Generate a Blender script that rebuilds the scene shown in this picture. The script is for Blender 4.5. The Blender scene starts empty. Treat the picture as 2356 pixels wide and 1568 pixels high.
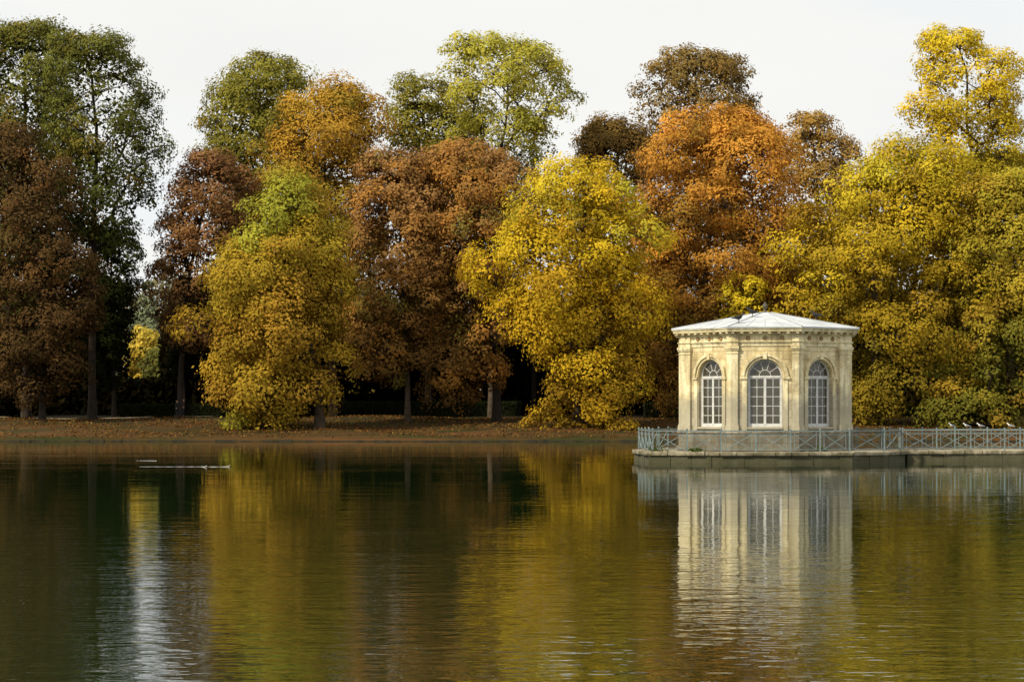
import bpy, bmesh, math, random
import numpy as np
from mathutils import Vector, Matrix
random.seed(7); rng=np.random.default_rng(11)
scene=bpy.context.scene; COL=scene.collection
F=5012.0; HZ=945.0; CX=1178.0; CH=2.57      # focal length and horizon measured in the photo, eye height in metres
def PX(px,D): return (px-CX)/F*D
def PZ(py,D): return CH+(HZ-py)/F*D
def S(r,g,b):
    f=lambda c:(c/255/12.92) if c/255<=0.04045 else ((c/255+0.055)/1.055)**2.4
    return np.array([f(r),f(g),f(b)])
R=math.radians
# ---------------- materials
def newmat(name):
    m=bpy.data.materials.new(name); m.use_nodes=True; nt=m.node_tree
    for n in list(nt.nodes): nt.nodes.remove(n)
    out=nt.nodes.new('ShaderNodeOutputMaterial'); return m,nt,out
def N(nt,t,**k):
    n=nt.nodes.new(t)
    for a,b in k.items(): setattr(n,a,b)
    return n
def L(nt,a,b): nt.links.new(a,b)
def ramp(nt,fac,stops):
    r=N(nt,'ShaderNodeValToRGB'); e=r.color_ramp.elements
    while len(e)<len(stops): e.new(0.5)
    for i,(p,c) in enumerate(stops):
        e[i].position=p; e[i].color=(*[float(x) for x in c],1)
    L(nt,fac,r.inputs[0]); return r.outputs[0]
def noise(nt,scale,detail=4,vec=None,rough=0.55):
    n=N(nt,'ShaderNodeTexNoise'); n.inputs['Scale'].default_value=scale; n.inputs['Detail'].default_value=detail; n.inputs['Roughness'].default_value=rough
    if vec is not None: L(nt,vec,n.inputs['Vector'])
    return n.outputs['Fac']
def mixc(nt,fac,a,b,mode='MIX'):
    m=N(nt,'ShaderNodeMix',data_type='RGBA',blend_type=mode)
    for sock,v in ((m.inputs[0],fac),(m.inputs[6],a),(m.inputs[7],b)):
        if hasattr(v,'is_linked'): L(nt,v,sock)
        elif isinstance(v,(int,float)): sock.default_value=v
        else: sock.default_value=(*[float(x) for x in v],1)
    return m.outputs[2]
def simple(name,c1,c2,scale=3,rough=0.8,bump=0.0,bscale=20,metal=0):
    m,nt,out=newmat(name); p=N(nt,'ShaderNodeBsdfPrincipled'); tc=N(nt,'ShaderNodeTexCoord')
    f=noise(nt,scale,5,tc.outputs['Object'])
    L(nt,ramp(nt,f,[(0.35,c1),(0.65,c2)]),p.inputs['Base Color'])
    p.inputs['Roughness'].default_value=rough; p.inputs['Metallic'].default_value=metal
    if bump:
        b=N(nt,'ShaderNodeBump'); b.inputs['Distance'].default_value=bump; L(nt,noise(nt,bscale,4,tc.outputs['Object']),b.inputs['Height']); L(nt,b.outputs[0],p.inputs['Normal'])
    L(nt,p.outputs[0],out.inputs[0]); return m
def foliage_mat():
    m,nt,out=newmat('leaves'); a=N(nt,'ShaderNodeAttribute'); a.attribute_name='leafcol'
    tc=N(nt,'ShaderNodeTexCoord'); f=noise(nt,0.35,3,tc.outputs['Object'])
    c=mixc(nt,1.0,a.outputs['Color'],ramp(nt,f,[(0.3,(0.8,0.8,0.8)),(0.7,(1.18,1.15,1.1))]),'MULTIPLY')
    d=N(nt,'ShaderNodeBsdfDiffuse'); t=N(nt,'ShaderNodeBsdfTranslucent')
    L(nt,c,d.inputs[0]); L(nt,c,t.inputs[0])
    mx=N(nt,'ShaderNodeMixShader'); mx.inputs[0].default_value=0.32; L(nt,d.outputs[0],mx.inputs[1]); L(nt,t.outputs[0],mx.inputs[2])
    L(nt,mx.outputs[0],out.inputs[0]); return m
def stone_mat(name,base,light,dark,grime_z=(0,2),brick=True,gs=0.8):
    m,nt,out=newmat(name); p=N(nt,'ShaderNodeBsdfPrincipled'); tc=N(nt,'ShaderNodeTexCoord'); o=tc.outputs['Object']
    sx=N(nt,'ShaderNodeSeparateXYZ'); L(nt,o,sx.inputs[0])
    geo=N(nt,'ShaderNodeNewGeometry'); gp=geo.outputs['Position']
    f=noise(nt,0.9,6,gp,0.65); col=ramp(nt,f,[(0.32,base*0.74),(0.45,base),(0.56,light),(0.7,base*0.84)])
    f2=noise(nt,11,5,gp,0.7); col=mixc(nt,0.7,col,ramp(nt,f2,[(0.3,(0.66,0.64,0.6)),(0.6,(1.05,1.05,1.05))]),'MULTIPLY')
    mpv=N(nt,'ShaderNodeMapping'); mpv.inputs['Scale'].default_value=(3.5,3.5,0.35); L(nt,gp,mpv.inputs[0])
    col=mixc(nt,0.75,col,ramp(nt,noise(nt,1.0,4,mpv.outputs[0],0.6),[(0.36,(0.56,0.55,0.52)),(0.52,(1,1,1))]),'MULTIPLY')
    sg=N(nt,'ShaderNodeSeparateXYZ'); L(nt,gp,sg.inputs[0])
    mr=N(nt,'ShaderNodeMapRange'); mr.inputs[1].default_value=grime_z[0]; mr.inputs[2].default_value=grime_z[1]; mr.inputs[3].default_value=1; mr.inputs[4].default_value=0; L(nt,sg.outputs[2],mr.inputs[0])
    f3=noise(nt,1.1,5,gp,0.65)
    ad=N(nt,'ShaderNodeMath',operation='ADD'); L(nt,mr.outputs[0],ad.inputs[0]); L(nt,f3,ad.inputs[1])
    gr=ramp(nt,ad.outputs[0],[(0.60,(0,0,0)),(0.9,(1,1,1))])
    k=N(nt,'ShaderNodeMath',operation='MULTIPLY'); k.inputs[1].default_value=gs; L(nt,gr,k.inputs[0])
    col=mixc(nt,k.outputs[0],col,dark)
    if brick:
        cb=N(nt,'ShaderNodeCombineXYZ'); L(nt,sx.outputs[0],cb.inputs[0]); L(nt,sx.outputs[2],cb.inputs[1])
        b=N(nt,'ShaderNodeTexBrick'); L(nt,cb.outputs[0],b.inputs[0]); b.inputs['Scale'].default_value=1; b.inputs['Brick Width'].default_value=0.9; b.inputs['Row Height'].default_value=0.42
        b.inputs['Mortar Size'].default_value=0.016; b.inputs['Color1'].default_value=(1,1,1,1); b.inputs['Color2'].default_value=(0.78,0.73,0.66,1); b.inputs['Mortar'].default_value=(0.5,0.46,0.4,1)
        col=mixc(nt,0.85,col,b.outputs[0],'MULTIPLY')
    L(nt,col,p.inputs['Base Color']); p.inputs['Roughness'].default_value=0.9
    bp=N(nt,'ShaderNodeBump'); bp.inputs['Distance'].default_value=0.02; bp.inputs['Strength'].default_value=0.5; L(nt,f2,bp.inputs['Height']); L(nt,bp.outputs[0],p.inputs['Normal'])
    L(nt,p.outputs[0],out.inputs[0]); return m
M={}
M['leaf']=foliage_mat()
M['bark']=simple('bark',S(56,45,34),S(88,74,58),2.0,0.95,0.03,8)
M['darkbark']=simple('dark_bark',S(34,27,20),S(54,44,33),2.0,0.95,0.03,8)
M['stone']=stone_mat('limestone',S(212,195,150),S(238,225,184),S(156,151,138),(1.4,4.6))
M['trim']=stone_mat('limestone_trim',S(216,201,158),S(242,231,192),S(152,147,130),(1.0,4.0),brick=False)
M['quay']=stone_mat('quay_stone',S(138,128,104),S(184,174,150),S(60,60,36),(-0.1,0.62),brick=False,gs=0.9)
M['plinth']=stone_mat('stained_plinth_stone',S(134,129,116),S(176,169,150),S(92,89,76),(0.5,1.7),brick=True,gs=0.7)
M['roof']=simple('zinc_roof',S(172,177,182),S(202,206,208),0.9,0.6,0.004,6)
M['white']=simple('white_window_paint',S(186,188,186),S(208,208,204),4,0.5)
M['iron']=simple('painted_iron',S(96,111,112),S(124,138,138),6,0.5)
M['lead']=simple('lead_finial',S(60,56,44),S(84,78,62),6,0.6)
M['gullw']=simple('white_feathers',S(205,203,198),S(225,223,218),9,0.8)
M['gullg']=simple('grey_feathers',S(120,124,128),S(148,150,152),9,0.8)
M['blackf']=simple('black_feathers',S(16,16,18),S(30,30,34),9,0.8)
M['horn']=simple('orange_beak',S(170,110,40),S(190,130,50),9,0.6)
M['coat']=simple('dark_wool',S(22,24,32),S(34,36,44),9,0.9)
M['coat2']=simple('brown_wool',S(44,32,26),S(58,44,36),9,0.9)
M['skin']=simple('skin',S(180,132,108),S(196,148,122),9,0.6)
M['hair']=simple('fair_hair',S(150,112,66),S(176,138,86),30,0.6)
M['hair2']=simple('dark_hair',S(38,28,20),S(54,40,30),30,0.6)
M['duck']=simple('duck_feathers',S(150,140,125),S(210,205,195),12,0.8)
M['plaster']=simple('interior_plaster',S(130,120,96),S(150,140,114),2,0.9)
def glass():
    m,nt,out=newmat('window_glass'); g=N(nt,'ShaderNodeBsdfGlossy'); g.inputs['Roughness'].default_value=0.04; g.inputs['Color'].default_value=(0.9,0.92,0.9,1)
    t=N(nt,'ShaderNodeBsdfTransparent'); t.inputs[0].default_value=(0.5,0.48,0.4,1); d=N(nt,'ShaderNodeBsdfDiffuse'); d.inputs[0].default_value=(0.10,0.09,0.06,1)
    tc=N(nt,'ShaderNodeTexCoord'); f=noise(nt,1.1,3,tc.outputs['Object'])
    m0=N(nt,'ShaderNodeMixShader'); m0.inputs[0].default_value=0.5; L(nt,t.outputs[0],m0.inputs[1]); L(nt,d.outputs[0],m0.inputs[2])
    mr=N(nt,'ShaderNodeMapRange'); mr.inputs[3].default_value=0.02; mr.inputs[4].default_value=0.12; L(nt,f,mr.inputs[0])
    mx=N(nt,'ShaderNodeMixShader'); L(nt,mr.outputs[0],mx.inputs[0]); L(nt,m0.outputs[0],mx.inputs[1]); L(nt,g.outputs[0],mx.inputs[2]); L(nt,mx.outputs[0],out.inputs[0]); return m
M['glass']=glass()
def water_mat():
    m,nt,out=newmat('lake_water'); p=N(nt,'ShaderNodeBsdfPrincipled'); p.inputs['Base Color'].default_value=(0.011,0.022,0.006,1); p.inputs['Roughness'].default_value=0.0; p.inputs['IOR'].default_value=1.333
    tc=N(nt,'ShaderNodeTexCoord'); o=tc.outputs['Object']
    def mp(sx,sy,rz=0):
        q=N(nt,'ShaderNodeMapping'); q.inputs['Scale'].default_value=(sx,sy,1); q.inputs['Rotation'].default_value=(0,0,rz); L(nt,o,q.inputs[0]); return q.outputs[0]
    def mul(x,k):
        q=N(nt,'ShaderNodeMath',operation='MULTIPLY'); L(nt,x,q.inputs[0]); 
        if isinstance(k,float): q.inputs[1].default_value=k
        else: L(nt,k,q.inputs[1])
        return q.outputs[0]
    def add(x,y):
        q=N(nt,'ShaderNodeMath',operation='ADD'); L(nt,x,q.inputs[0]); L(nt,y,q.inputs[1]); return q.outputs[0]
    patch=ramp(nt,noise(nt,1.0,3,mp(0.05,0.10)),[(0.38,(0.42,0.42,0.42)),(0.62,(1.0,1.0,1.0))])
    near=N(nt,'ShaderNodeMapRange'); sp=N(nt,'ShaderNodeSeparateXYZ'); L(nt,o,sp.inputs[0]); L(nt,sp.outputs[1],near.inputs[0])
    # a light breeze ruffles the near half of the lake more than the sheltered far half
    near.inputs[1].default_value=26; near.inputs[2].default_value=66; near.inputs[3].default_value=2.3; near.inputs[4].default_value=0.6
    h=None
    for sx,sy,a,rz,nr in ((0.16,0.32,0.008,0.2,0),(0.45,0.9,0.0066,-0.12,0),(1.3,2.2,0.0056,0.08,1),(3.6,6.0,0.0026,-0.1,1)):
        t=mul(noise(nt,1.0,1,mp(sx,sy,rz)),a)
        if nr: t=mul(t,near.outputs[0])
        h=t if h is None else add(h,t)
    h=mul(h,patch)
    bp=N(nt,'ShaderNodeBump'); bp.inputs['Distance'].default_value=1.0; bp.inputs['Strength'].default_value=1.0; L(nt,h,bp.inputs['Height']); L(nt,bp.outputs[0],p.inputs['Normal'])
    L(nt,p.outputs[0],out.inputs[0]); return m
M['water']=water_mat()
def N_map(nt,s,a,b):
    mr=N(nt,'ShaderNodeMapRange'); mr.inputs[1].default_value=a; mr.inputs[2].default_value=b; L(nt,s,mr.inputs[0]); return mr.outputs[0]
def ground_mat():
    m,nt,out=newmat('leafy_lawn'); p=N(nt,'ShaderNodeBsdfPrincipled'); tc=N(nt,'ShaderNodeTexCoord'); o=tc.outputs['Object']
    mp=N(nt,'ShaderNodeMapping'); mp.inputs['Scale'].default_value=(0.12,0.4,1); L(nt,o,mp.inputs[0])
    g=ramp(nt,noise(nt,1.0,5,mp.outputs[0]),[(0.38,S(48,52,24)),(0.52,S(72,56,30)),(0.68,S(90,62,36))])  # lawn tones kept low so the albedo carries the tree shade
    g=mixc(nt,0.6,g,ramp(nt,noise(nt,6,4,o,0.8),[(0.3,(0.5,0.5,0.5)),(0.7,(1.3,1.2,1.1))]),'MULTIPLY')
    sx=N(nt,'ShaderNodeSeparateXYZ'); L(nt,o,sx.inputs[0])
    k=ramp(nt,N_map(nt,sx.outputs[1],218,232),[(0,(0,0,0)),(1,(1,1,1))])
    g=mixc(nt,k,g,S(18,17,10))  # forest shade painted into the ground colour, near-black beneath the wood
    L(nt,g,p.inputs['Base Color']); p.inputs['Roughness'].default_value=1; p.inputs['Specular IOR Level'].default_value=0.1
    L(nt,p.outputs[0],out.inputs[0]); return m
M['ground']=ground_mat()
M['gravel']=simple('pale_gravel',S(130,114,84),S(152,136,106),2,1.0)
M['bankstone']=simple('bank_stone',S(34,32,20),S(60,52,34),1.5,0.95,0.02,4)
# ---------------- object helpers
def setp(o,label=None,cat=None,group=None,kind=None):
    for k,v in (('label',label),('category',cat),('group',group),('kind',kind)):
        if v: o[k]=v
    return o
def empty(name,loc,label=None,cat=None,group=None,rz=0):
    o=bpy.data.objects.new(name,None); COL.objects.link(o); o.location=loc; o.rotation_euler=(0,0,rz); o.empty_display_size=0.2
    return setp(o,label,cat,group)
class MB:
    def __init__(s): s.v=[]; s.f=[]
    def add(s,vs,fs):
        n=len(s.v); s.v+= [tuple(v) for v in vs]; s.f+=[tuple(i+n for i in f) for f in fs]; return s
    def box(s,x0,x1,y0,y1,z0,z1):
        return s.add([(x0,y0,z0),(x1,y0,z0),(x1,y1,z0),(x0,y1,z0),(x0,y0,z1),(x1,y0,z1),(x1,y1,z1),(x0,y1,z1)],[(0,3,2,1),(4,5,6,7),(0,1,5,4),(1,2,6,5),(2,3,7,6),(3,0,4,7)])
    def prism(s,poly,z0,z1,poly2=None):
        n=len(poly); p2=poly2 or poly
        return s.add([(x,y,z0) for x,y in poly]+[(x,y,z1) for x,y in p2],[tuple(range(n-1,-1,-1)),tuple(range(n,2*n))]+[(i,(i+1)%n,n+(i+1)%n,n+i) for i in range(n)])
    def tube(s,pts,rad,n=6):
        pts=[Vector(p) for p in pts]
        if not hasattr(rad,'__len__'): rad=[rad]*len(pts)
        vs=[];fs=[]
        for i,p in enumerate(pts):
            d=(pts[min(i+1,len(pts)-1)]-pts[max(i-1,0)]).normalized(); u=d.orthogonal().normalized() if i==0 else (u-d*u.dot(d)).normalized(); w=d.cross(u)
            for k in range(n):
                a=2*math.pi*k/n; vs.append(p+(u*math.cos(a)+w*math.sin(a))*rad[i])
        for i in range(len(pts)-1):
            for k in range(n): fs.append((i*n+k,i*n+(k+1)%n,(i+1)*n+(k+1)%n,(i+1)*n+k))
        fs.append(tuple(range(n-1,-1,-1))); fs.append(tuple(range((len(pts)-1)*n,len(pts)*n)))
        return s.add(vs,fs)
    def lathe(s,prof,n=16,c=(0,0)):
        vs=[];fs=[]
        for r,z in prof:
            for k in range(n): a=2*math.pi*k/n; vs.append((c[0]+r*math.cos(a),c[1]+r*math.sin(a),z))
        for i in range(len(prof)-1):
            for k in range(n): fs.append((i*n+k,i*n+(k+1)%n,(i+1)*n+(k+1)%n,(i+1)*n+k))
        fs.append(tuple(range(n-1,-1,-1))); fs.append(tuple(range((len(prof)-1)*n,len(prof)*n)))
        return s.add(vs,fs)
    def bar(s,a,b,w,d=None):
        d=d or w; a=Vector(a); b=Vector(b); t=(b-a).normalized(); up=Vector((0,0,1)) if abs(t.z)<0.99 else Vector((1,0,0)); u=t.cross(up).normalized(); v=t.cross(u)
        vs=[p+u*(x*w/2)+v*(y*d/2) for p in (a,b) for x,y in ((-1,-1),(1,-1),(1,1),(-1,1))]
        return s.add(vs,[(0,3,2,1),(4,5,6,7),(0,1,5,4),(1,2,6,5),(2,3,7,6),(3,0,4,7)])
    def mesh(s,name,mat,smooth=False):
        me=bpy.data.meshes.new(name); me.from_pydata(s.v,[],s.f); me.materials.append(mat)
        bm=bmesh.new(); bm.from_mesh(me); bmesh.ops.recalc_face_normals(bm,faces=bm.faces); bm.to_mesh(me); bm.free()
        if smooth: me.polygons.foreach_set('use_smooth',[True]*len(me.polygons))
        return me
    def build(s,name,mat,parent=None,smooth=False,loc=None,rz=0):
        return link(name,s.mesh(name,mat,smooth),parent,loc,rz)
def link(name,me,parent=None,loc=None,rz=0):
    o=bpy.data.objects.new(name,me); COL.objects.link(o); o.parent=parent
    if loc: o.location=loc
    o.rotation_euler=(0,0,rz); return o
# ---------------- terrain
GY=[184.0,184.25,186,190,196,204,212,225,240,270,400,800,3000]; GZ=[0.08,0.22,0.46,0.78,1.12,1.50,1.82,1.86,1.92,2.0,2.2,3.0,6.0]
def gz(D): return float(np.interp(D,GY,GZ))
def und(x,y): return 0.10*np.sin(x*0.31+y*0.2)+0.06*np.sin(x*0.9+1.3*y)+0.08*np.sin(x*0.11-y*0.13)
xs=[-2500,-600,-200,-100]+list(np.arange(-80,81,2.0))+[100,200,600,2500]; ys=[184.0]+GY[1:3]+list(np.arange(187,242,1.5))+[270,400,800,3000]
vs=[];fs=[]
def shore(x): return 0.35*math.sin(x*0.13)+0.25*math.sin(x*0.37+1)+0.12*math.sin(x*0.9)
for j,y in enumerate([183.99]+ys):
    for i,x in enumerate(xs):
        z=gz(y)+(float(und(x,y)) if 186<y<240 else 0); yy=y+shore(x) if y<187 else y
        vs.append((x,yy,-1.5 if j==0 else z))
nx=len(xs)
for j in range(len(ys)):
    for i in range(nx-1): a=j*nx+i; fs.append((a,a+1,a+nx+1,a+nx))
g=MB().add(vs,fs).build('ground',M['ground'],smooth=True); g['kind']='structure'
w=MB().add([(-2500,-1500,0),(2500,-1500,0),(2500,186,0),(-2500,186,0)],[(0,1,2,3)]).build('water',M['water']); w['kind']='structure'
mb=MB(); px=np.arange(-80,-24,2.0)
for a,b in zip(px[:-1],px[1:]):
    f=lambda x,y:(x,y,gz(y)+float(und(x,y))+0.14)
    for y0 in (213.5,214.7,215.9): mb.add([f(a,y0),f(b,y0),f(b,y0+1.2),f(a,y0+1.2)],[(0,1,2,3)])
mb.build('path',M['gravel'])['kind']='structure'
mb=MB(); x=-90.0
while x<90:
    l=random.uniform(0.5,1.3); yy=183.9+shore(x)+random.uniform(-.1,.1)
    h=random.uniform(0.03,0.16); mb.prism([(x,yy-0.12),(x+l+0.01,yy-0.12),(x+l+0.01,yy+0.45),(x,yy+0.45)],-0.5,h); x+=l
setp(mb.build('bank_edging',M['bankstone']),'low dark stone edging along the far bank below the leafy lawn','edging')
# ---------------- leaf meshes
def leaf_mesh(name,C,nrm,ln,cols,parent=None,wr=0.62):
    n=len(C); r=rng.normal(size=(n,3)); t=np.cross(nrm,r); t/=np.linalg.norm(t,axis=1)[:,None]+1e-9; b=np.cross(nrm,t)
    l=(ln*0.5)[:,None]; V=np.empty((n,4,3))
    V[:,0]=C+t*l; V[:,1]=C+b*l*wr; V[:,2]=C-t*l; V[:,3]=C-b*l*wr
    me=bpy.data.meshes.new(name); me.vertices.add(4*n); me.vertices.foreach_set('co',V.reshape(-1).astype(np.float32))
    me.loops.add(4*n); me.loops.foreach_set('vertex_index',np.arange(4*n,dtype=np.int32)); me.polygons.add(n)
    me.polygons.foreach_set('loop_start',np.arange(0,4*n,4,dtype=np.int32)); me.update(calc_edges=True)
    at=me.attributes.new('leafcol','FLOAT_COLOR','FACE'); c4=np.ones((n,4),dtype=np.float32); c4[:,:3]=np.clip(cols,0,1); at.data.foreach_set('color',c4.reshape(-1))
    me.materials.append(M['leaf']); return link(name,me,parent)
def unit(a): return a/(np.linalg.norm(a,axis=-1,keepdims=True)+1e-9)
def tubes_mesh(name,P0,P1,R0,R1,mat,parent,n=5):
    m=len(P0); d=unit(P1-P0); ref=np.where(np.abs(d[:,2:3])<0.9,np.array([[0,0,1.]]),np.array([[1.,0,0]])); u=unit(np.cross(d,ref)); w=np.cross(d,u)
    V=np.empty((m,2,n,3))
    for k in range(n):
        a=2*math.pi*k/n; o=u*math.cos(a)+w*math.sin(a); V[:,0,k]=P0+o*R0[:,None]-d*R0[:,None]*0.25; V[:,1,k]=P1+o*R1[:,None]+d*R1[:,None]*0.25
    base=(np.arange(m)*2*n)[:,None]; q=[]
    for k in range(n): q.append(np.concatenate([base+k,base+(k+1)%n,base+n+(k+1)%n,base+n+k],axis=1))
    q=np.stack(q,1).reshape(-1)
    me=bpy.data.meshes.new(name); me.vertices.add(2*n*m); me.vertices.foreach_set('co',V.reshape(-1).astype(np.float32))
    me.loops.add(len(q)); me.loops.foreach_set('vertex_index',q.astype(np.int32)); me.polygons.add(len(q)//4); me.polygons.foreach_set('loop_start',np.arange(0,len(q),4,dtype=np.int32))
    me.polygons.foreach_set('use_smooth',np.ones(len(q)//4,dtype=bool)); me.update(calc_edges=True); me.materials.append(mat); return link(name,me,parent)
def tree(name,label,cat,trunk_px,D,rows,pal,dens=1.0,lobe=0.34,leaf=0.31,tr=0.42,depth=0.85,accent=None,bark='bark',ncl=13,cover=1.75,jit=0.15,core=1.1,rough=1.2,wide=1.01):
    bx=PX(trunk_px,D); bz=gz(D)-0.1
    T=empty(name,(bx,D,bz),label,cat)
    zs=np.array([PZ(r[0],D)-bz for r in rows])[::-1]; xl=np.array([PX(r[1],D)-bx for r in rows])[::-1]; xr=np.array([PX(r[2],D)-bx for r in rows])[::-1]
    cxs=(xl+xr)/2; rs=(xr-xl)/2*wide; rmax=rs.max(); z0,z1=zs[0],zs[-1]
    Rl0=float(np.clip(lobe*rmax,0.9,2.7))
    zz=np.linspace(z0,z1,80); rr=np.interp(zz,zs,rs); A=float(np.sum(2*np.pi*rr)*(zz[1]-zz[0]))
    nl=int(cover*A/(math.pi*Rl0**2)); pr=rr/rr.sum()
    cdf=np.cumsum(pr); lz=np.interp((np.arange(nl)+rng.random(nl))/nl,cdf,zz); lz=np.concatenate([lz,rng.uniform(z1-Rl0,z1,max(4,nl//12))]); nl=len(lz)
    r_=np.interp(lz,zs,rs); c_=np.interp(lz,zs,cxs); th=(np.arange(nl)*2.39996+rng.uniform(0,1.2,nl))%(2*math.pi)
    Rl=Rl0*rng.choice([0.55,0.75,0.95,1.2,1.45],nl)*rng.uniform(0.9,1.1,nl); Rl=np.minimum(Rl,np.maximum(r_*0.62,0.7))
    a1,a2,a3,a4=rng.uniform(0,6.28,4)
    wave=1-rough*0.08*(1+np.sin(2*th+a1+lz*0.45))*0.5-rough*0.14*(1+np.sin(3*th+a2-lz*0.9))*0.5-rough*0.12*(1+np.sin(lz*1.5+a3+th))*0.5
    k=np.maximum(r_*wave-Rl*0.65,0)*rng.choice([1,1,1,0.9,0.6],nl)*rng.uniform(0.9,1.14,nl)
    topcut=rough*Rl0*(0.35*(1+np.sin(th*2+a4)))
    lz=np.minimum(lz,z1-Rl*0.6-topcut*0.5); lz=np.maximum(lz,z0+Rl*0.3)
    lz=lz-0.12*k*(rng.random(nl)<0.5)     # boughs sag outward
    LC=np.stack([c_+k*np.cos(th),k*depth*np.sin(th),lz],1)
    outw=unit(np.stack([np.cos(th),np.sin(th)*depth,np.zeros(nl)+0.1],1))
    back=(np.sin(th)>0.35)
    CC=[];CR=[];CO=[];CB=[];CI=[]
    for i in range(nl):
        n=max(4,int(ncl*(Rl[i]/Rl0)**1.4*rng.uniform(0.8,1.2)*(0.5 if back[i] else 1)))
        d=unit(unit(rng.normal(size=(n,3)))+outw[i]*0.6+np.array([0,0,0.45])); rc=Rl0*rng.uniform(0.25,0.48,n)*(0.5+0.5*Rl[i]/Rl0)
        CC.append(LC[i]+d*(Rl[i]*rng.uniform(0.55,0.92,n))[:,None]*np.array([1.15,1.15,0.75])); CR.append(rc); CO.append(d); CI.append(np.full(n,i)); CB.append(np.full(n,back[i]))
    CC=np.concatenate(CC);CR=np.concatenate(CR);CO=np.concatenate(CO);CI=np.concatenate(CI);CB=np.concatenate(CB)
    gl=(0.16-bz) if D<202 else gz(D-6)-bz+0.2
    CC[:,2]=np.maximum(CC[:,2],gl+0.1)
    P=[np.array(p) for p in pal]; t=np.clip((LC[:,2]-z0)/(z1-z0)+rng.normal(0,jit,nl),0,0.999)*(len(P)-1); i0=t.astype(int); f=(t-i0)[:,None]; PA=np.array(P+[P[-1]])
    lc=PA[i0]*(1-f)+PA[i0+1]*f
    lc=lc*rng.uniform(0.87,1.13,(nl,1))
    cc=lc[CI]*rng.uniform(0.92,1.08,(len(CI),1))
    for ac in (accent or []):
        am=(rng.random(nl)<ac[1]); acl=am[CI]&(rng.random(len(CI))<0.8); mixa=0.7; cc[acl]=(1-mixa)*cc[acl]+mixa*np.array(ac[0])*rng.uniform(0.85,1.12,(acl.sum(),1))
    cnt=np.maximum((dens*52*(0.34/leaf)**2*CR**2*rng.uniform(0.7,1.3,len(CR))).astype(int),5); cnt[CB]=(cnt[CB]*0.5).astype(int)
    idx=np.repeat(np.arange(len(CR)),cnt); n=len(idx)
    d=unit(unit(rng.normal(size=(n,3)))+CO[idx]*0.5); rad=CR[idx]*np.cbrt(rng.uniform(0.3,1.0,n))*rng.choice([1,1,1,1,1,1.25,1.5],n)
    C=CC[idx]+d*rad[:,None]*np.array([1,1,0.8])
    C[:,2]=np.maximum(C[:,2],gl)
    nrm=unit(d*0.65+CO[idx]*0.8+np.array([0,0,0.3])+unit(rng.normal(size=(n,3)))*0.55)
    col=cc[idx]*rng.uniform(0.9,1.1,(n,1))*(1+rng.normal(0,0.03,(n,3))); ln=leaf*rng.uniform(0.65,1.3,n)
    if core>0:
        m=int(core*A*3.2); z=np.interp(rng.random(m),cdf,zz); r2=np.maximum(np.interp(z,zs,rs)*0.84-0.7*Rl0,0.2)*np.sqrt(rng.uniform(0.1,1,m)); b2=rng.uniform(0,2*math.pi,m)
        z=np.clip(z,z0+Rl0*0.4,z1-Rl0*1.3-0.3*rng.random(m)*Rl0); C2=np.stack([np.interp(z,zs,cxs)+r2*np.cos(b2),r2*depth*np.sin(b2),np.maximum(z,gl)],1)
        tz_=np.clip((z-z0)/(z1-z0),0,0.999)*(len(P)-1); j0=tz_.astype(int); c2=PA[j0]*rng.uniform(0.35,0.62,(m,1))  # inner leaves darkened: crown shade painted into their colour
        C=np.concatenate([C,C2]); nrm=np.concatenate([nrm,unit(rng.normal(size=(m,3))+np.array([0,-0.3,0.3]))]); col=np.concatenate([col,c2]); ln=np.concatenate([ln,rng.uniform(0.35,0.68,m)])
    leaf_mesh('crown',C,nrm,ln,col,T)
    nt=16; tt=np.linspace(0,1,nt); topz=z1-Rl0*1.2; topx=np.interp(topz,zs,cxs)
    tz=tt*topz; wob=np.cumsum(rng.normal(0,0.14,nt)); wob-=wob*(1-tt)
    tx=np.interp(tz,zs,cxs)*np.clip((tt-0.15)/0.85,0,1)**1.2+wob*0.5; ty=np.cumsum(rng.normal(0,0.1,nt))*tt
    nodes=[np.array([tx[i],ty[i],tz[i]]) for i in range(nt)]; par=[-1]+list(range(nt-1)); ntr=nt
    order=np.argsort(np.hypot(LC[:,0]-np.interp(LC[:,2],tz,tx),LC[:,1])); lobe_node={}
    for i in order:
        tg=LC[i]; NA=np.array(nodes); hd=np.hypot(NA[:,0]-tg[0],NA[:,1]-tg[1]); dist=np.linalg.norm(NA-tg,axis=1)
        cost=dist+1.4*np.maximum(0,NA[:,2]-(tg[2]-0.35*hd)); cost[:3]+=8
        j=int(np.argmin(cost)); a=NA[j]; dd=tg-a; prev=j; m=4
        ctrl=a+dd*0.5+np.array([dd[0]*0.08,dd[1]*0.08,-0.12*abs(dd[2])+0.1*np.hypot(dd[0],dd[1])])+rng.normal(0,0.12*np.linalg.norm(dd)*0.5,3)
        for s in range(1,m+1):
            q=s/m; nodes.append((1-q)**2*a+2*q*(1-q)*ctrl+q*q*tg+rng.normal(0,0.06,3)*(s<m)); par.append(prev); prev=len(nodes)-1
        lobe_node[i]=prev
    for c in range(len(CC)):
        if CB[c] : continue
        a=nodes[lobe_node[CI[c]]]; b=CC[c]; nodes.append(a+(b-a)*0.5+rng.normal(0,0.1,3)); par.append(lobe_node[CI[c]]); nodes.append(b); par.append(len(nodes)-2)
    nodes=np.array(nodes); par=np.array(par); nodes[:,2]=np.where(np.arange(len(nodes))>=ntr,np.maximum(nodes[:,2],0.4),nodes[:,2])
    w=np.zeros(len(nodes)); hasc=np.zeros(len(nodes),bool); hasc[par[par>=0]]=True; w[~hasc]=1
    for i in range(len(nodes)-1,0,-1): w[par[i]]+=w[i]
    rad=0.015*np.maximum(w,1)**0.5
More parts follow.
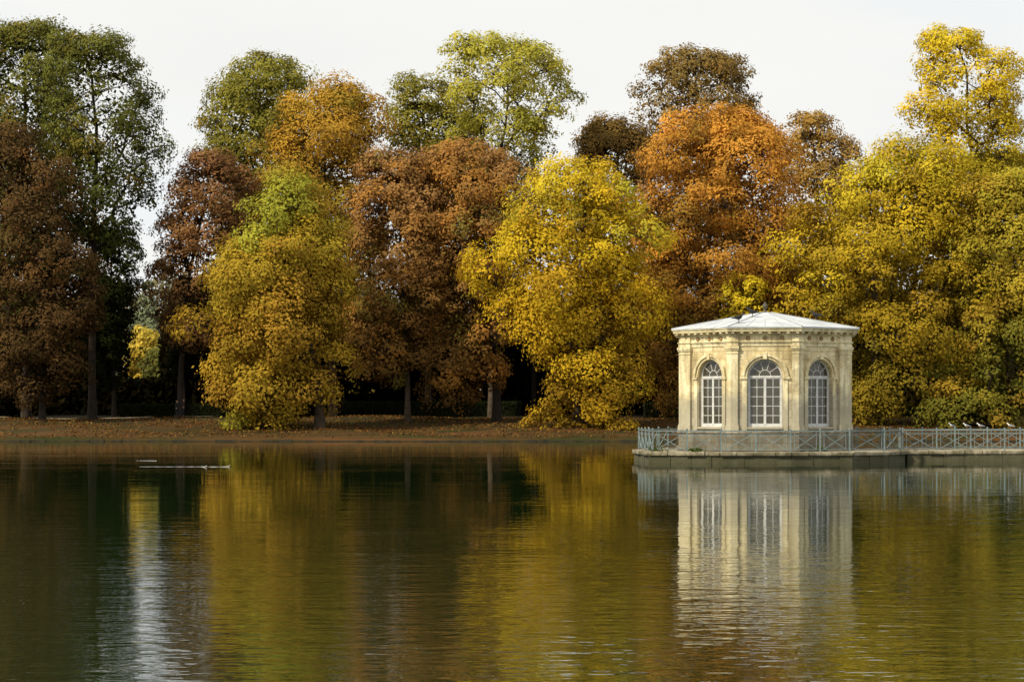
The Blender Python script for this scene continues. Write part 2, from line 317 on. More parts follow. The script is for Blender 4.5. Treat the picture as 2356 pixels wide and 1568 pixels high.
    rad=np.where(rad>0.05,0.05+(rad-0.05)*((tr-0.05)/max(rad[1]-0.05,0.05)),rad)
    rad[0]=tr*1.35; rad[1]=min(rad[1],tr)
    for i in range(2,ntr): rad[i]=min(max(rad[i],tr*(1-tt[i])*0.9,0.05),tr*(1-0.75*tt[i]))
    ch=np.arange(1,len(nodes)); pa=par[1:]
    r1=rad[ch]; r0=np.minimum(rad[pa],r1*1.35+0.01)
    it=ch<ntr; r0=np.where(it,rad[pa],r0)
    tubes_mesh('trunk',nodes[pa][it],nodes[ch][it],r0[it],r1[it],M[bark],T,9)
    tubes_mesh('branches',nodes[pa][~it],nodes[ch][~it],r0[~it],r1[~it],M[bark],T,4)
    return T
YEL=[S(156,126,40),S(192,158,42),S(208,178,46),S(212,192,56)]
GOLD=[S(160,134,46),S(168,138,48),S(174,150,52),S(160,160,60)]
BROWN=[S(140,108,58),S(160,120,66),S(164,126,78)]
ORANGE=[S(136,106,52),S(170,126,58),S(196,144,62),S(200,148,64)]
DKRED=[S(84,66,40),S(100,76,46),S(102,82,52)]
OA=[(S(130,126,58),0.17),(S(184,134,64),0.15)]
tree('plane_tree','tall dark olive green plane tree at the left edge rising above the brown chestnut','tree',60,220,[(48,10,110),(90,-50,190),(150,-90,205),(250,-100,215),(350,-100,200),(450,-90,190),(560,-60,180),(700,-60,180),(800,-60,180)],[S(78,80,38),S(98,102,48),S(120,120,58)],dens=0.9,lobe=0.28,tr=0.45,bark='darkbark',core=0.9,accent=[(S(136,118,50),0.15)])
tree('plane_tree','tall airy green plane tree whose long bare trunk stands left of the sky gap','tree',212,212,[(76,150,240),(120,100,315),(180,90,355),(250,90,366),(310,85,402),(400,100,388),(480,110,365),(570,150,335)],[S(76,82,40),S(98,102,48),S(120,120,58)],dens=0.8,lobe=0.25,tr=0.4,core=0.4,ncl=12,accent=[(S(136,118,50),0.12)],bark='darkbark')
tree('understory_tree','dark green tree of lower height behind the bare trunk left of the sky gap','tree',262,222,[(520,200,300),(620,180,330),(720,180,322),(800,180,300),(900,190,285)],[S(36,42,22),S(54,60,30),S(72,80,38)],dens=1.0,tr=0.25,bark='darkbark')
tree('chestnut_tree','dark reddish brown chestnut nearest the left edge with its thin trunk on the lawn','tree',97,205,[(283,-50,60),(340,-70,110),(400,-80,178),(500,-80,208),(600,-80,232),(700,-75,228),(800,-60,208),(880,-40,175),(918,10,145)],DKRED,dens=1.0,tr=0.3,lobe=0.32,bark='darkbark',accent=[(S(130,94,54),0.14),(S(84,80,42),0.14)])
tree('chestnut_tree','reddish brown chestnut with thin foliage right of the sky gap','tree',415,215,[(343,430,520),(400,385,580),(480,350,605),(560,335,605),(640,330,590),(720,345,570),(800,370,540)],[S(104,82,50),S(142,104,64),S(152,112,76)],dens=0.8,lobe=0.28,tr=0.33,bark='darkbark',core=0.6)
tree('weeping_tree','narrow blackish drooping tree below the reddish chestnut beside the sky gap','tree',424,236,[(640,404,438),(700,390,452),(780,386,462),(870,386,462)],[S(24,28,16),S(32,34,20)],dens=1.0,tr=0.2,lobe=0.4,bark='darkbark')
tree('plane_tree','big golden green tree with branches hanging down to the bank at left','tree',735,195,[(384,635,700),(420,590,745),(450,600,790),(500,555,805),(560,480,828),(620,432,835),(700,412,832),(760,428,828),(800,448,800),(850,455,812),(900,480,795),(950,510,752),(990,522,705),(1020,524,690)],GOLD,dens=1.05,tr=0.45,accent=[(S(168,168,62),0.2),(S(172,134,52),0.2)],lobe=0.36,rough=1.5,wide=1.02,depth=1.0)
tree('chestnut_tree','russet brown chestnut right of the golden green tree, slim straight trunk','tree',938,206,[(345,840,960),(420,815,1010),(500,795,1030),(600,785,1040),(700,785,1030),(800,790,1010),(850,800,985),(890,808,895)],BROWN,dens=0.95,tr=0.28,lobe=0.34,accent=OA,wide=1.05)
tree('chestnut_tree','russet brown chestnut just left of the bright yellow tree, thick dark trunk','tree',1143,208,[(335,1000,1170),(400,945,1240),(500,935,1250),(600,940,1230),(700,945,1200),(800,950,1185),(880,960,1150),(942,972,1055)],BROWN,dens=0.95,tr=0.42,lobe=0.32,accent=OA,wide=1.05,bark='darkbark')
tree('plane_tree','bright yellow tree left of the pavilion with branches touching the bank','tree',1330,194.5,[(366,1300,1400),(400,1235,1465),(450,1165,1500),(500,1135,1528),(560,1112,1532),(600,1070,1535),(650,1055,1530),(700,1068,1528),(740,1100,1522),(775,1150,1500),(830,1190,1495),(880,1205,1505),(950,1192,1492),(990,1198,1480),(1020,1202,1470)],YEL,dens=1.05,tr=0.5,accent=[(S(182,146,50),0.22),(S(172,166,60),0.12)],lobe=0.35,rough=1.4,wide=1.03,depth=1.0)
tree('chestnut_tree','broad orange chestnut behind the pavilion and left of its roof','tree',1610,210,[(252,1620,1745),(290,1500,1790),(360,1450,1838),(460,1430,1880),(560,1435,1890),(700,1445,1880),(820,1460,1860),(935,1480,1800)],ORANGE,dens=1.0,tr=0.45,lobe=0.32,accent=[(S(150,124,56),0.22)],wide=1.04)
tree('plane_tree','broad yellow tree rising directly behind the right half of the pavilion','tree',2010,201,[(326,2030,2150),(370,1925,2235),(450,1858,2265),(520,1800,2285),(600,1755,2295),(680,1740,2295),(760,1760,2295),(840,1815,2290),(900,1890,2275),(958,2010,2240)],[S(130,116,42),S(172,146,44),S(196,172,48),S(200,186,58)],dens=1.05,tr=0.5,lobe=0.35,accent=[(S(170,138,50),0.2)],wide=1.03,rough=1.3)
tree('young_tree','small yellow sapling showing just above the left side of the pavilion roof','tree',1725,203,[(632,1690,1735),(670,1662,1768),(720,1664,1782),(800,1690,1790),(900,1700,1790)],[S(150,130,40),S(206,184,50),S(216,196,54)],dens=1.4,tr=0.16,lobe=0.44,rough=0.3,wide=1.15)
tree('plane_tree','olive green and gold tree at the right edge with foliage down to the lawn','tree',2330,198,[(394,2260,2410),(470,2190,2450),(560,2155,2460),(700,2140,2460),(800,2120,2460),(900,2100,2440),(985,2105,2400)],[S(104,106,44),S(140,130,48),S(168,148,50),S(172,164,58)],dens=1.05,tr=0.45,lobe=0.34,accent=[(S(166,134,50),0.16)])
tree('maple_tree','tall bright yellow airy tree in the upper right corner','tree',2215,228,[(62,2125,2225),(105,2105,2290),(160,2090,2345),(220,2065,2372),(290,2065,2376),(345,2105,2376),(390,2150,2360),(440,2180,2340)],[S(158,144,46),S(198,174,48),S(212,188,52),S(216,196,58)],dens=0.9,tr=0.34,lobe=0.26,core=0.2,cover=1.5,rough=1.3,wide=1.05)
tree('plane_tree','olive green tree behind the red chestnut and the golden tree at left','tree',600,228,[(120,570,670),(200,495,715),(260,428,726),(330,438,745),(420,470,790),(520,490,810),(740,490,810)],[S(98,96,44),S(130,124,54),S(148,144,62)],dens=0.95,tr=0.42,lobe=0.3,core=0.9,accent=[(S(160,136,58),0.15)],wide=1.06,rough=1.5)
tree('beech_tree','golden orange tree filling the skyline left of the middle','tree',765,222,[(190,750,840),(235,640,895),(300,590,910),(380,575,910),(460,585,905),(560,610,890),(760,630,890)],[S(140,112,50),S(172,134,54),S(182,148,58)],dens=0.95,tr=0.4,lobe=0.32,accent=[(S(146,136,58),0.18)],wide=1.1,rough=1.4)
tree('plane_tree','dark olive tree between the golden orange tree and the tall pale airy tree','tree',985,230,[(175,930,990),(210,890,1045),(270,870,1100),(340,865,1130),(430,865,1160),(560,875,1180),(780,875,1180)],[S(106,92,44),S(124,114,48),S(146,140,60)],dens=0.95,tr=0.36,lobe=0.3,wide=1.05)
tree('poplar_tree','tallest pale yellow green airy tree in the middle showing bare limbs','tree',1130,224,[(82,1030,1230),(130,1000,1292),(190,1003,1336),(240,1010,1332),(290,1025,1318),(350,1045,1270),(420,1070,1240)],[S(150,144,60),S(178,172,70),S(190,184,78)],dens=0.9,tr=0.32,lobe=0.22,cover=1.6,ncl=11,core=0.0,rough=1.4,wide=1.04)
tree('lime_tree','dark brown airy tree standing above the orange chestnut on the skyline','tree',1605,238,[(112,1570,1660),(150,1475,1732),(190,1440,1770),(240,1432,1772),(290,1450,1750),(340,1500,1710),(420,1520,1710),(560,1500,1760),(760,1480,1820)],[S(112,90,50),S(120,94,52),S(136,110,60),S(144,122,70)],dens=0.8,tr=0.34,lobe=0.2,bark='darkbark',core=0.35,cover=1.7,rough=1.3,wide=1.04)
tree('lime_tree','small dark brown tree left of the orange chestnut on the skyline','tree',1400,234,[(272,1350,1470),(310,1308,1515),(350,1304,1525),(400,1295,1540),(500,1275,1560),(760,1255,1560)],[S(106,84,44),S(120,94,52),S(132,108,60)],dens=0.9,tr=0.36,lobe=0.26,bark='darkbark',core=0.9,rough=1.6,wide=1.08)
tree('lime_tree','light brown tree right of the orange chestnut below the open sky','tree',1870,228,[(255,1830,1900),(300,1790,1935),(350,1780,1975),(400,1775,1998),(500,1780,2010),(760,1780,2050)],[S(126,104,54),S(156,124,64),S(172,140,74)],dens=0.9,tr=0.36,lobe=0.3,core=0.9,wide=1.04)
tree('lime_tree','brown tree almost hidden behind the crown of the broad yellow tree','tree',2100,236,[(380,2060,2160),(450,2000,2200),(560,1980,2230),(760,1980,2230)],[S(110,92,46),S(140,118,54)],dens=0.8,tr=0.36,lobe=0.32)
tree('lime_tree','brownish green tree hidden low behind the right edge yellow trees','tree',2290,240,[(345,2260,2360),(390,2200,2420),(500,2180,2420),(760,2180,2420)],[S(96,90,42),S(126,114,50)],dens=0.85,tr=0.36,lobe=0.3)
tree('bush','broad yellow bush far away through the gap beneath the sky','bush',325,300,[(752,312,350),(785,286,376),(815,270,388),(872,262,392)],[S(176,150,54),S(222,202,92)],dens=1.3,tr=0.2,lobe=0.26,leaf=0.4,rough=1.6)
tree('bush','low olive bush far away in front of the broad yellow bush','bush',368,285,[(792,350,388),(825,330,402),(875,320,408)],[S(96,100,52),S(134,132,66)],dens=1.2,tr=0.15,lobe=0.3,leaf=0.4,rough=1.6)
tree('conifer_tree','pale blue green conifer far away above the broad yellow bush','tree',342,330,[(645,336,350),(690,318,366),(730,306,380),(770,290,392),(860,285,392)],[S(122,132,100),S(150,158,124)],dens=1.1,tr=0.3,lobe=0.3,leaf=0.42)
def conifer(px,D,ytop,ybot,halfw,label,col):
    bz=gz(D); T=empty('conifer_tree',(PX(px,D),D,bz),label,'tree'); zt=PZ(ytop,D)-bz; zb=PZ(ybot,D)-bz
    MB().tube([(0,0,0),(0.1,0,zb),(0,0,zt)],[0.3,0.16,0.02],7).build('trunk',M['darkbark'],T,True)
    mb=MB(); C=[]
    z=zb
    while z<zt-0.3:
        f=(zt-z)/(zt-zb); n=4
        for k in range(n):
            a=random.uniform(0,6.28); l=halfw*f*random.uniform(0.6,1.1)+0.2; e=Vector((math.cos(a)*l,math.sin(a)*l,z-0.12*l)); mb.tube([(0,0,z),e*0.5+Vector((0,0,z*0.5+0.05)),e],[0.05,0.04,0.015],3)
            for q in range(int(16*l)): t=random.random(); C.append((e.x*t,e.y*t,z-0.12*l*t-random.uniform(0,0.45)))
        z+=0.5
    mb.build('branches',M['darkbark'],T); C=np.array(C)+rng.normal(0,0.08,(len(C),3)); n=len(C)
    leaf_mesh('crown',C,unit(rng.normal(size=(n,3))),np.full(n,0.3),np.array(col)*rng.uniform(0.7,1.3,(n,1)),T)
conifer(1228,236,285,560,2.6,'thin dark conifer top poking up right of the tall pale tree',S(84,74,40))
def mass(name,label,n,xr,yr,zf,ln,cols,pw=0.9,kind='stuff',cat='woodland'):
    x=rng.uniform(*xr,n); y=rng.uniform(*yr,n); top=np.array([zf(a) for a in x]); u=rng.random(n)**pw; g0=np.interp(y,GY,GZ); z=g0+u*np.maximum(top-g0,0.3)
    C=np.stack([x,y,z],1); nrm=unit(rng.normal(size=(n,3))+np.array([0,-0.6,0.3])); pal=np.array(cols); col=pal[rng.integers(0,len(pal),n)]*rng.uniform(0.6,1.3,(n,1))
    o=leaf_mesh(name,C,nrm,ln*rng.uniform(0.7,1.3,n),col); setp(o,label,cat,None,kind); return o
def gapf(x,D): return CX+x/D*F
mass('undergrowth','dark shrubs under the trees behind the lawn, woodland shade painted into their leaf colour',135000,(-85,90),(240,256),lambda x:(15.5+1.8*math.sin(x*0.5)+1.4*math.sin(x*1.7+1)) if not 272<gapf(x,248)<388 else 6.0,0.9,[S(16,18,9),S(24,23,12),S(32,27,14)],pw=1.15)  # near-black leaf colours paint the darkness inside the wood
mass('far_wood','distant wood with haze painted into its leaf colour, closing the view behind the trees',16000,(-100,-22),(335,360),lambda x:(21.0+2*math.sin(x*0.2)+2*math.sin(x*0.6+2)),1.2,[S(126,128,102),S(146,138,100),S(132,122,88)])  # pale leaf colours stand in for distance haze
def hedge(px0,px1,D,ytop,label):
    x0,x1=PX(px0,D),PX(px1,D); g0=gz(D); h=PZ(ytop,D)-g0; T=empty('hedge',((x0+x1)/2,D,g0),label,'hedge'); hw=(x1-x0)/2
    MB().box(-hw+0.1,hw-0.1,-0.5,0.5,-0.1,h-0.1).build('branches',M['darkbark'],T)
    n=int(2*hw*420); x=rng.uniform(-hw,hw,n); s=rng.random(n); y=np.where(s<0.6,-0.62,rng.uniform(-0.62,0.62,n)); z=np.where(s<0.6,rng.uniform(0,h,n),h)
    C=np.stack([x,y,z],1)+rng.normal(0,0.05,(n,3)); leaf_mesh('foliage',C,unit(rng.normal(size=(n,3))+np.array([0,-0.5,0.4])),np.full(n,0.2),S(42,50,27)*rng.uniform(0.6,1.3,(n,1)),T)
hedge(275,528,226,931,'clipped dark hedge at left behind the two walkers')
hedge(745,1200,227,925,'long clipped dark hedge behind the slim trunks in the middle')
hedge(1480,2360,229,928,'clipped dark hedge mostly hidden behind the pavilion')
n=40000; x=rng.uniform(-62,62,n); y=184.6+rng.random(n)**1.1*36; keep=(np.sin(x*0.5+y*0.3)+np.sin(x*0.17-y*0.5)+rng.normal(0,0.8,n))>-0.6; x=x[keep]; y=y[keep]; n=len(x)
z=np.interp(y,GY,GZ)+np.where((y>186)&(y<240),und(x,y),0)+0.07
pal=np.array([S(126,86,46),S(106,72,40),S(148,108,56),S(84,60,36),S(122,106,56)])  # leaf litter darkened too, bank shade painted into its colours
setp(leaf_mesh('fallen_leaves',np.stack([x,y,z],1),unit(rng.normal(size=(n,3))*0.7+np.array([0,-0.2,0.8])),rng.uniform(0.14,0.28,n),pal[rng.integers(0,5,n)]*rng.uniform(0.5,1.15,(n,1))),'orange and brown fallen leaves scattered over the bank','leaves',None,'stuff')
# ---------------- pavilion: octagon with four narrower and four wider sides
AP=4.30; CW=1.64; AD=(AP+CW)/math.sqrt(2); DW=(AP-CW)/math.sqrt(2)
PC=(PX(1760,114),114.0); PT=0.55; PR=-math.atan2(PC[0],PC[1])
def octp(o,s=1.0):
    X=AP+o; Y=math.sqrt(2)*(AD+o)-X; X*=s; Y*=s
    return [(X,Y),(Y,X),(-Y,X),(-X,Y),(-X,-Y),(-Y,-X),(Y,-X),(X,-Y)]
PV=empty('pavilion',(PC[0],PC[1],PT),'pale stone octagonal pavilion with arched white windows standing on the lake platform','pavilion',None,PR)
MB().prism(octp(0.24),0.004,0.22).prism(octp(0.15),0.22,0.90).prism(octp(0.22),0.90,1.04).build('podium',M['plinth'],PV)
zb,zt=1.04,5.30; ow=0.87; zs_,zo=3.75,1.21; th=0.4; SH=0.28
def wallmesh(hw,dx):
    hwi=hw-th*math.tan(R(22.5)); mb=MB(); n=20; arc=[(dx-ow*math.cos(math.pi*i/n),zs_+ow*math.sin(math.pi*i/n)) for i in range(n+1)]
    for y,W in ((0,hw),(th,hwi)):
        q=lambda x0,z0,x1,z1: mb.add([(x0,y,z0),(x1,y,z0),(x1,y,z1),(x0,y,z1)],[(0,1,2,3)])
        q(-W,zb,W,zo); q(-W,zo,dx-ow,zt); q(dx+ow,zo,W,zt)
        for i in range(n): (xa,za),(xb,zb2)=arc[i],arc[i+1]; mb.add([(xa,y,za),(xb,y,zb2),(xb,y,zt),(xa,y,zt)],[(0,1,2,3)])
    ol=[(dx-ow,zo)]+arc+[(dx+ow,zo)]
    for i in range(len(ol)):
        a=ol[i]; b=ol[(i+1)%len(ol)]; mb.add([(a[0],0,a[1]),(b[0],0,b[1]),(b[0],th,b[1]),(a[0],th,a[1])],[(0,1,2,3)])
    me=bpy.data.meshes.new('wall'); me.from_pydata(mb.v,[],mb.f); me.materials.append(M['stone']); return me
def ring(mb,r0,r1,y0,y1,n=24,zc=zs_):
    vs=[];fs=[]
    for i in range(n+1):
        a=math.pi*i/n; c,s=math.cos(a),math.sin(a)
        for r,y in ((r0,y0),(r1,y0),(r1,y1),(r0,y1)): vs.append((r*c,y,zc+r*s))
    for i in range(n):
        for k in range(4): fs.append((i*4+k,i*4+(k+1)%4,(i+1)*4+(k+1)%4,(i+1)*4+k))
    fs+= [(0,1,2,3),(n*4,n*4+1,n*4+2,n*4+3)]; mb.add(vs,fs)
sm=MB(); ring(sm,0.90,0.97,-0.05,0.01); ring(sm,1.03,1.17,-0.12,0.01); ring(sm,0.97,1.03,-0.02,0.012)
sm.prism([(-0.09,-0.17),(0.09,-0.17),(0.11,0.01),(-0.11,0.01)],zs_+0.88,zs_+1.22)
for s in (-1,1):
    a,b=sorted((s*0.905,s*1.14)); sm.box(a,b,-0.055,0.012,zb+0.22,zs_-0.12); sm.box(a,b,-0.08,0.013,zb+0.003,zb+0.22)
    a,b=sorted((s*0.88,s*1.24)); sm.box(a,b,-0.12,0.014,zs_-0.12,zs_-0.003)
sm.box(-0.9,0.9,-0.12,0.06,zo-0.10,zo-0.004)
sme=sm.mesh('arch_surround',M['trim'])
yw=0.20; wf=MB(); ring(wf,ow-0.08,ow-0.003,yw,yw+0.08)
for s in (-1,1): a,b=sorted((s*(ow-0.08),s*(ow-0.003))); wf.box(a,b,yw,yw+0.08,zo+0.003,zs_)
wf.box(-ow+0.08,ow-0.08,yw-0.02,yw+0.085,zs_-0.06,zs_+0.05); wf.box(-ow+0.08,ow-0.08,yw,yw+0.08,zo+0.003,zo+0.11)
ws=MB(); lo,hi=zo+0.11,zs_-0.06; ws.box(-0.065,0.065,yw-0.01,yw+0.075,lo,hi)
for s in (-1,1):
    a,b=sorted((s*(ow-0.08),s*(ow-0.13))); ws.box(a,b,yw+0.01,yw+0.07,lo,hi)
    a,b=sorted((s*0.065,s*(ow-0.13))); c=(a+b)/2
    ws.box(c-0.015,c+0.015,yw+0.02,yw+0.06,lo,hi)
    for k in range(1,5): z=lo+(hi-lo)*k/5; ws.box(a,b,yw+0.022,yw+0.058,z-0.015,z+0.015)
    ws.box(a,b,yw+0.012,yw+0.07,lo,lo+0.07); ws.box(a,b,yw+0.012,yw+0.07,hi-0.05,hi)
fl=MB(); ring(fl,0.27,0.30,yw+0.02,yw+0.06,zc=zs_+0.05)
for k in range(1,5):
    a=math.pi*k/5; fl.bar((0.30*math.cos(a),yw+0.04,zs_+0.05+0.30*math.sin(a)),((ow-0.08)*math.cos(a),yw+0.04,zs_+0.03+(ow-0.08)*math.sin(a)),0.03)
n=24; gl=MB(); ol=[(-ow+0.05,zo+0.05)]+[((ow-0.05)*-math.cos(math.pi*i/n),zs_+(ow-0.05)*math.sin(math.pi*i/n)) for i in range(n+1)]+[(ow-0.05,zo+0.05)]
gl.add([(x,yw+0.04,z) for x,z in ol],[tuple(range(len(ol)))])
wfm,wsm,flm,glm=wf.mesh('window',M['white']),ws.mesh('sash',M['white']),fl.mesh('fanlight_bars',M['white']),gl.mesh('pane',M['glass'])
def cornerp(mb,i,o,wa,wb,z0,z1,inn=-0.03):
    P=lambda q:Vector(octp(q)[i]); base=[Vector(p) for p in octp(0)]; ta=(base[i-1]-base[i]).normalized(); tb=(base[(i+1)%8]-base[i]).normalized()
    na=Vector((-ta.y,ta.x)); na=na if na.dot(base[i])>0 else -na; nb=Vector((-tb.y,tb.x)); nb=nb if nb.dot(base[i])>0 else -nb
    co,ci=P(o),P(inn); A1=co+ta*wa; A2=A1-na*(o-inn); B1=co+tb*wb; B2=B1-nb*(o-inn)
    mb.prism([tuple(p) for p in (A2,A1,co,B1,B2,ci)],z0,z1)
WA=[.33,.33,.33,.85,.33,.33,.33,.85]; WB=[.85,.33,.33,.33,.85,.33,.33,.33]
wc,wdp,wdm=wallmesh(CW,0),wallmesh(DW,SH),wallmesh(DW,-SH)
for k in range(8):
    card=(k%2==0); ph=R(-90+45*k); ap=AP if card else AD; rz=R(45*k); loc=Vector((ap*math.cos(ph),ap*math.sin(ph),0)); tt=Vector((-math.sin(ph),math.cos(ph),0))
    dx=0 if card else (-SH if k in (1,5) else SH)
    link('wall',wc if card else (wdm if dx<0 else wdp),PV,tuple(loc),rz); l2=tuple(loc+tt*dx); link('arch_surround',sme,PV,l2,rz)
    wo=link('window',wfm,PV,l2,rz); link('sash',wsm,wo); link('fanlight_bars',flm,wo); link('pane',glm,wo)
    pm=MB()
    for o,e,a,b in ((0.19,0.07,zb+0.003,zb+0.22),(0.16,0.04,zb+0.22,zb+0.30),(0.13,0,zb+0.30,4.92),(0.16,0.03,4.92,4.97),(0.13,0,4.97,5.08),(0.18,0.06,5.08,5.16),(0.22,0.10,5.16,5.296)): cornerp(pm,k,o,WA[k]+e,WB[k]+e,a,b)
    pm.build('pilaster',M['trim'],PV)
e_=MB().prism(octp(0.05),5.30,5.42).prism(octp(0.08),5.42,5.50).prism(octp(0.14),5.50,5.545).prism(octp(0.04),5.545,5.84).build('entablature',M['trim'],PV)
md=MB()
for r0,r1,y in ((0.0,0.05,-0.05),(0.08,0.12,-0.04)):
    n=14; vs=[];fs=[]
    for i in range(n):
        a=2*math.pi*i/n
        for r,yy in ((r0,y),(r1,y),(r1,0.004),(r0,0.004)): vs.append((r*math.cos(a),yy,r*math.sin(a)))
    for i in range(n):
        for q in range(4): fs.append((i*4+q,i*4+(q+1)%4,((i+1)%n)*4+(q+1)%4,((i+1)%n)*4+q))
    md.add(vs,fs)
mme=md.mesh('medallion',simple('weathered_carving',S(140,112,76),S(160,132,92),5,0.9))
dme=MB().box(-0.08,0.08,-0.11,0.11,5.925,6.017).mesh('modillion',M['trim'])
c_=MB().prism(octp(0.10),5.84,5.90).prism(octp(0.15),5.90,6.02).prism(octp(0.42),6.02,6.13).prism(octp(0.47),6.13,6.19).build('cornice',M['trim'],PV)
for k in range(8):
    fb=MB()
    for o,e,a,b in ((0.15,0.03,5.302,5.50),(0.20,0.08,5.50,5.55),(0.13,0.01,5.55,5.838)): cornerp(fb,k,o,WA[k]+e,WB[k]+e,a,b)
    fb.build('frieze_block',M['trim'],e_)
    card=(k%2==0); rz=R(45*k); ph=R(-90+45*k); ap=AP if card else AD; hw=CW if card else DW; nn=Vector((math.cos(ph),math.sin(ph))); tt=Vector((-math.sin(ph),math.cos(ph)))
    sh=0 if card else (-0.26 if k in (1,5) else 0.26)
    for u in (-0.85,0.0,0.85):
        p=nn*(ap+0.04)+tt*(u+sh); link('medallion',mme,e_,(p.x,p.y,5.69),rz)
    m=9 if not card else 8
    for j in range(m):
        c=nn*(ap+0.26)+tt*((hw-0.02)*(-1+2*j/(m-1))); link('modillion',dme,c_,(c.x,c.y,0),rz)
RO=0.51; ro=MB().prism(octp(RO),6.193,6.26).prism(octp(RO),6.26,6.72,octp(RO,0.52)).prism(octp(RO,0.52),6.72,7.16,octp(RO,0.06)).build('roof',M['roof'],PV)
se=MB(); o1,o2,o3=octp(RO),octp(RO,0.52),octp(RO,0.06)
for k in range(8):
    se.tube([(*o1[k],6.265),(*o2[k],6.725),(*o3[k],7.165)],0.035,5)
    for f in (0.25,0.5,0.75):
        a=Vector((*o1[k],6.262)).lerp(Vector((*o1[(k+1)%8],6.262)),f); b=Vector((*o2[k],6.722)).lerp(Vector((*o2[(k+1)%8],6.722)),f); se.tube([a,b],0.014,4)
se.build('standing_seams',simple('seam_metal',S(138,143,148),S(160,164,168),3,0.5),ro)
MB().lathe([(0.26,7.15),(0.20,7.19),(0.07,7.24),(0.05,7.34),(0.10,7.40),(0.135,7.48),(0.13,7.56),(0.07,7.64),(0.025,7.68),(0.015,7.76)],14).build('finial',M['lead'],ro,True)
MB().prism(octp(-0.42),1.05,1.12).build('floor_slab',M['plaster'],PV); MB().prism(octp(-0.05),5.20,5.28).build('ceiling',M['plaster'],PV)
# ---------------- platform + causeway
op=[(-6.45,-5.9),(-3.0,-6.7),(0.5,-6.9),(3.6,-6.3),(5.6,-5.0),(6.7,-3.4),(6.9,-2.2),(6.9,3.2),(4.5,6.3),(0,7),(-4.8,6),(-6.8,0.5)]
sc=lambda k:[(x*k,y*k) for x,y in op]
def edge_blocks(mb,pts,z0,z1,over,dep,closed=True,gap=0.006,rag=0.025):
    m=len(pts)
    for i in range(m if closed else m-1):
        a=Vector(pts[i]); b=Vector(pts[(i+1)%m]); L_=(b-a).length; t=(b-a)/L_; nn=Vector((t.y,-t.x)); s=0.0
        while s<L_-0.05:
            l=min(random.uniform(0.7,1.5),L_-s); l=L_-s if L_-s-l<0.4 else l; j=random.uniform(-rag,rag)
            p=[a+t*(s+gap)+nn*(over+j),a+t*(s+l-gap)+nn*(over+j),a+t*(s+l-gap)-nn*dep,a+t*(s+gap)-nn*dep]; mb.prism([tuple(q) for q in p],z0,z1+random.uniform(-rag,rag)*0.7); s+=l
pf=empty('stone_platform',(PC[0],PC[1],0),'low angular stone platform in the lake that carries the pavilion','platform')
MB().prism(op,-1.2,0.30).build('base_wall',M['quay'],pf); MB().prism(sc(0.95),0.30,0.53).build('paving',M['quay'],pf)
mb=MB(); edge_blocks(mb,op,0.37,0.545,0.13,0.5,rag=0.05,gap=0.014); mb.build('coping',M['quay'],pf); mb=MB(); edge_blocks(mb,op,-0.3,0.36,0.02,0.3,rag=0.03,gap=0.018); mb.build('facing_blocks',M['quay'],pf)
X0=PC[0]+6.9+0.14; X1=62.0; CY0,CY1=111.8,116.6
cw=empty('causeway',(X0,CY0,0),'long low stone causeway leading from the platform to the right edge','causeway')
MB().box(0,X1-X0,0,CY1-CY0,-1.2,0.30).build('base_wall',M['quay'],cw); MB().box(0,X1-X0,0.4,CY1-CY0-.4,0.30,0.53).build('paving',M['quay'],cw)
mb=MB(); edge_blocks(mb,[(0,0),(X1-X0,0)],0.37,0.55,0.1,0.5,False,rag=0.05,gap=0.014); mb.build('coping',M['quay'],cw); mb=MB(); edge_blocks(mb,[(X1-X0,CY1-CY0),(0,CY1-CY0)],0.36,0.55,0.09,0.5,False); mb.build('coping',M['quay'],cw)
mb=MB(); edge_blocks(mb,[(0,0),(X1-X0,0)],-0.3,0.36,0.03,0.3,False,rag=0.03,gap=0.018); mb.build('facing_blocks',M['quay'],cw)
def railing(T,pts,z):
    for i in range(len(pts)-1):
        a=Vector((*pts[i],z)); b=Vector((*pts[i+1],z)); Ln=(b-a).length; nb=max(1,round(Ln/1.75)); t=(b-a)/Ln
        for hz,wd in ((1.04,0.055),(0.86,0.03),(0.12,0.035)): MB().bar(a+Vector((0,0,hz)),b+Vector((0,0,hz)),wd,wd).build('rail',M['iron'],T)
        for k in range(nb):
            p=a+t*(Ln*k/nb); q=a+t*(Ln*(k+1)/nb)
            post=MB().box(p.x-0.035,p.x+0.035,p.y-0.035,p.y+0.035,z,z+1.10); post.lathe([(0.05,z+1.10),(0.055,z+1.13),(0.02,z+1.17)],8,(p.x,p.y)); post.build('post',M['iron'],T)
            in_=0.2 if Ln/nb>1.3 else 0.1
            pn=MB(); p2=p+t*in_; q2=q-t*in_
            for u in (p2,q2): pn.bar(u+Vector((0,0,0.12)),u+Vector((0,0,1.02)),0.026)
            pn.bar(p2+Vector((0,0,0.12)),q2+Vector((0,0,0.86)),0.034); pn.bar(p2+t.cross(Vector((0,0,1)))*0.02+Vector((0,0,0.86)),q2+t.cross(Vector((0,0,1)))*0.02+Vector((0,0,0.12)),0.034)
            pn.build('cross_panel',M['iron'],T)
rp=sc(0.968)
T=empty('railing',(PC[0],PC[1],0),'grey iron railing with crossed bars around the pavilion platform','railing')
railing(T,[rp[i] for i in (7,8,9,10,11,0,2,3,4,5,6)],0.55)
T=empty('railing',(X0,CY0+0.15,0),'grey iron railing with crossed bars along the near side of the causeway','railing')
railing(T,[(-0.2,0),(X1-X0,0)],0.55)
T=empty('railing',(X0,CY1-0.2,0),'grey iron railing along the far side of the causeway behind the nearer one','railing')
railing(T,[(-0.1,0),(X1-X0,0)],0.55)
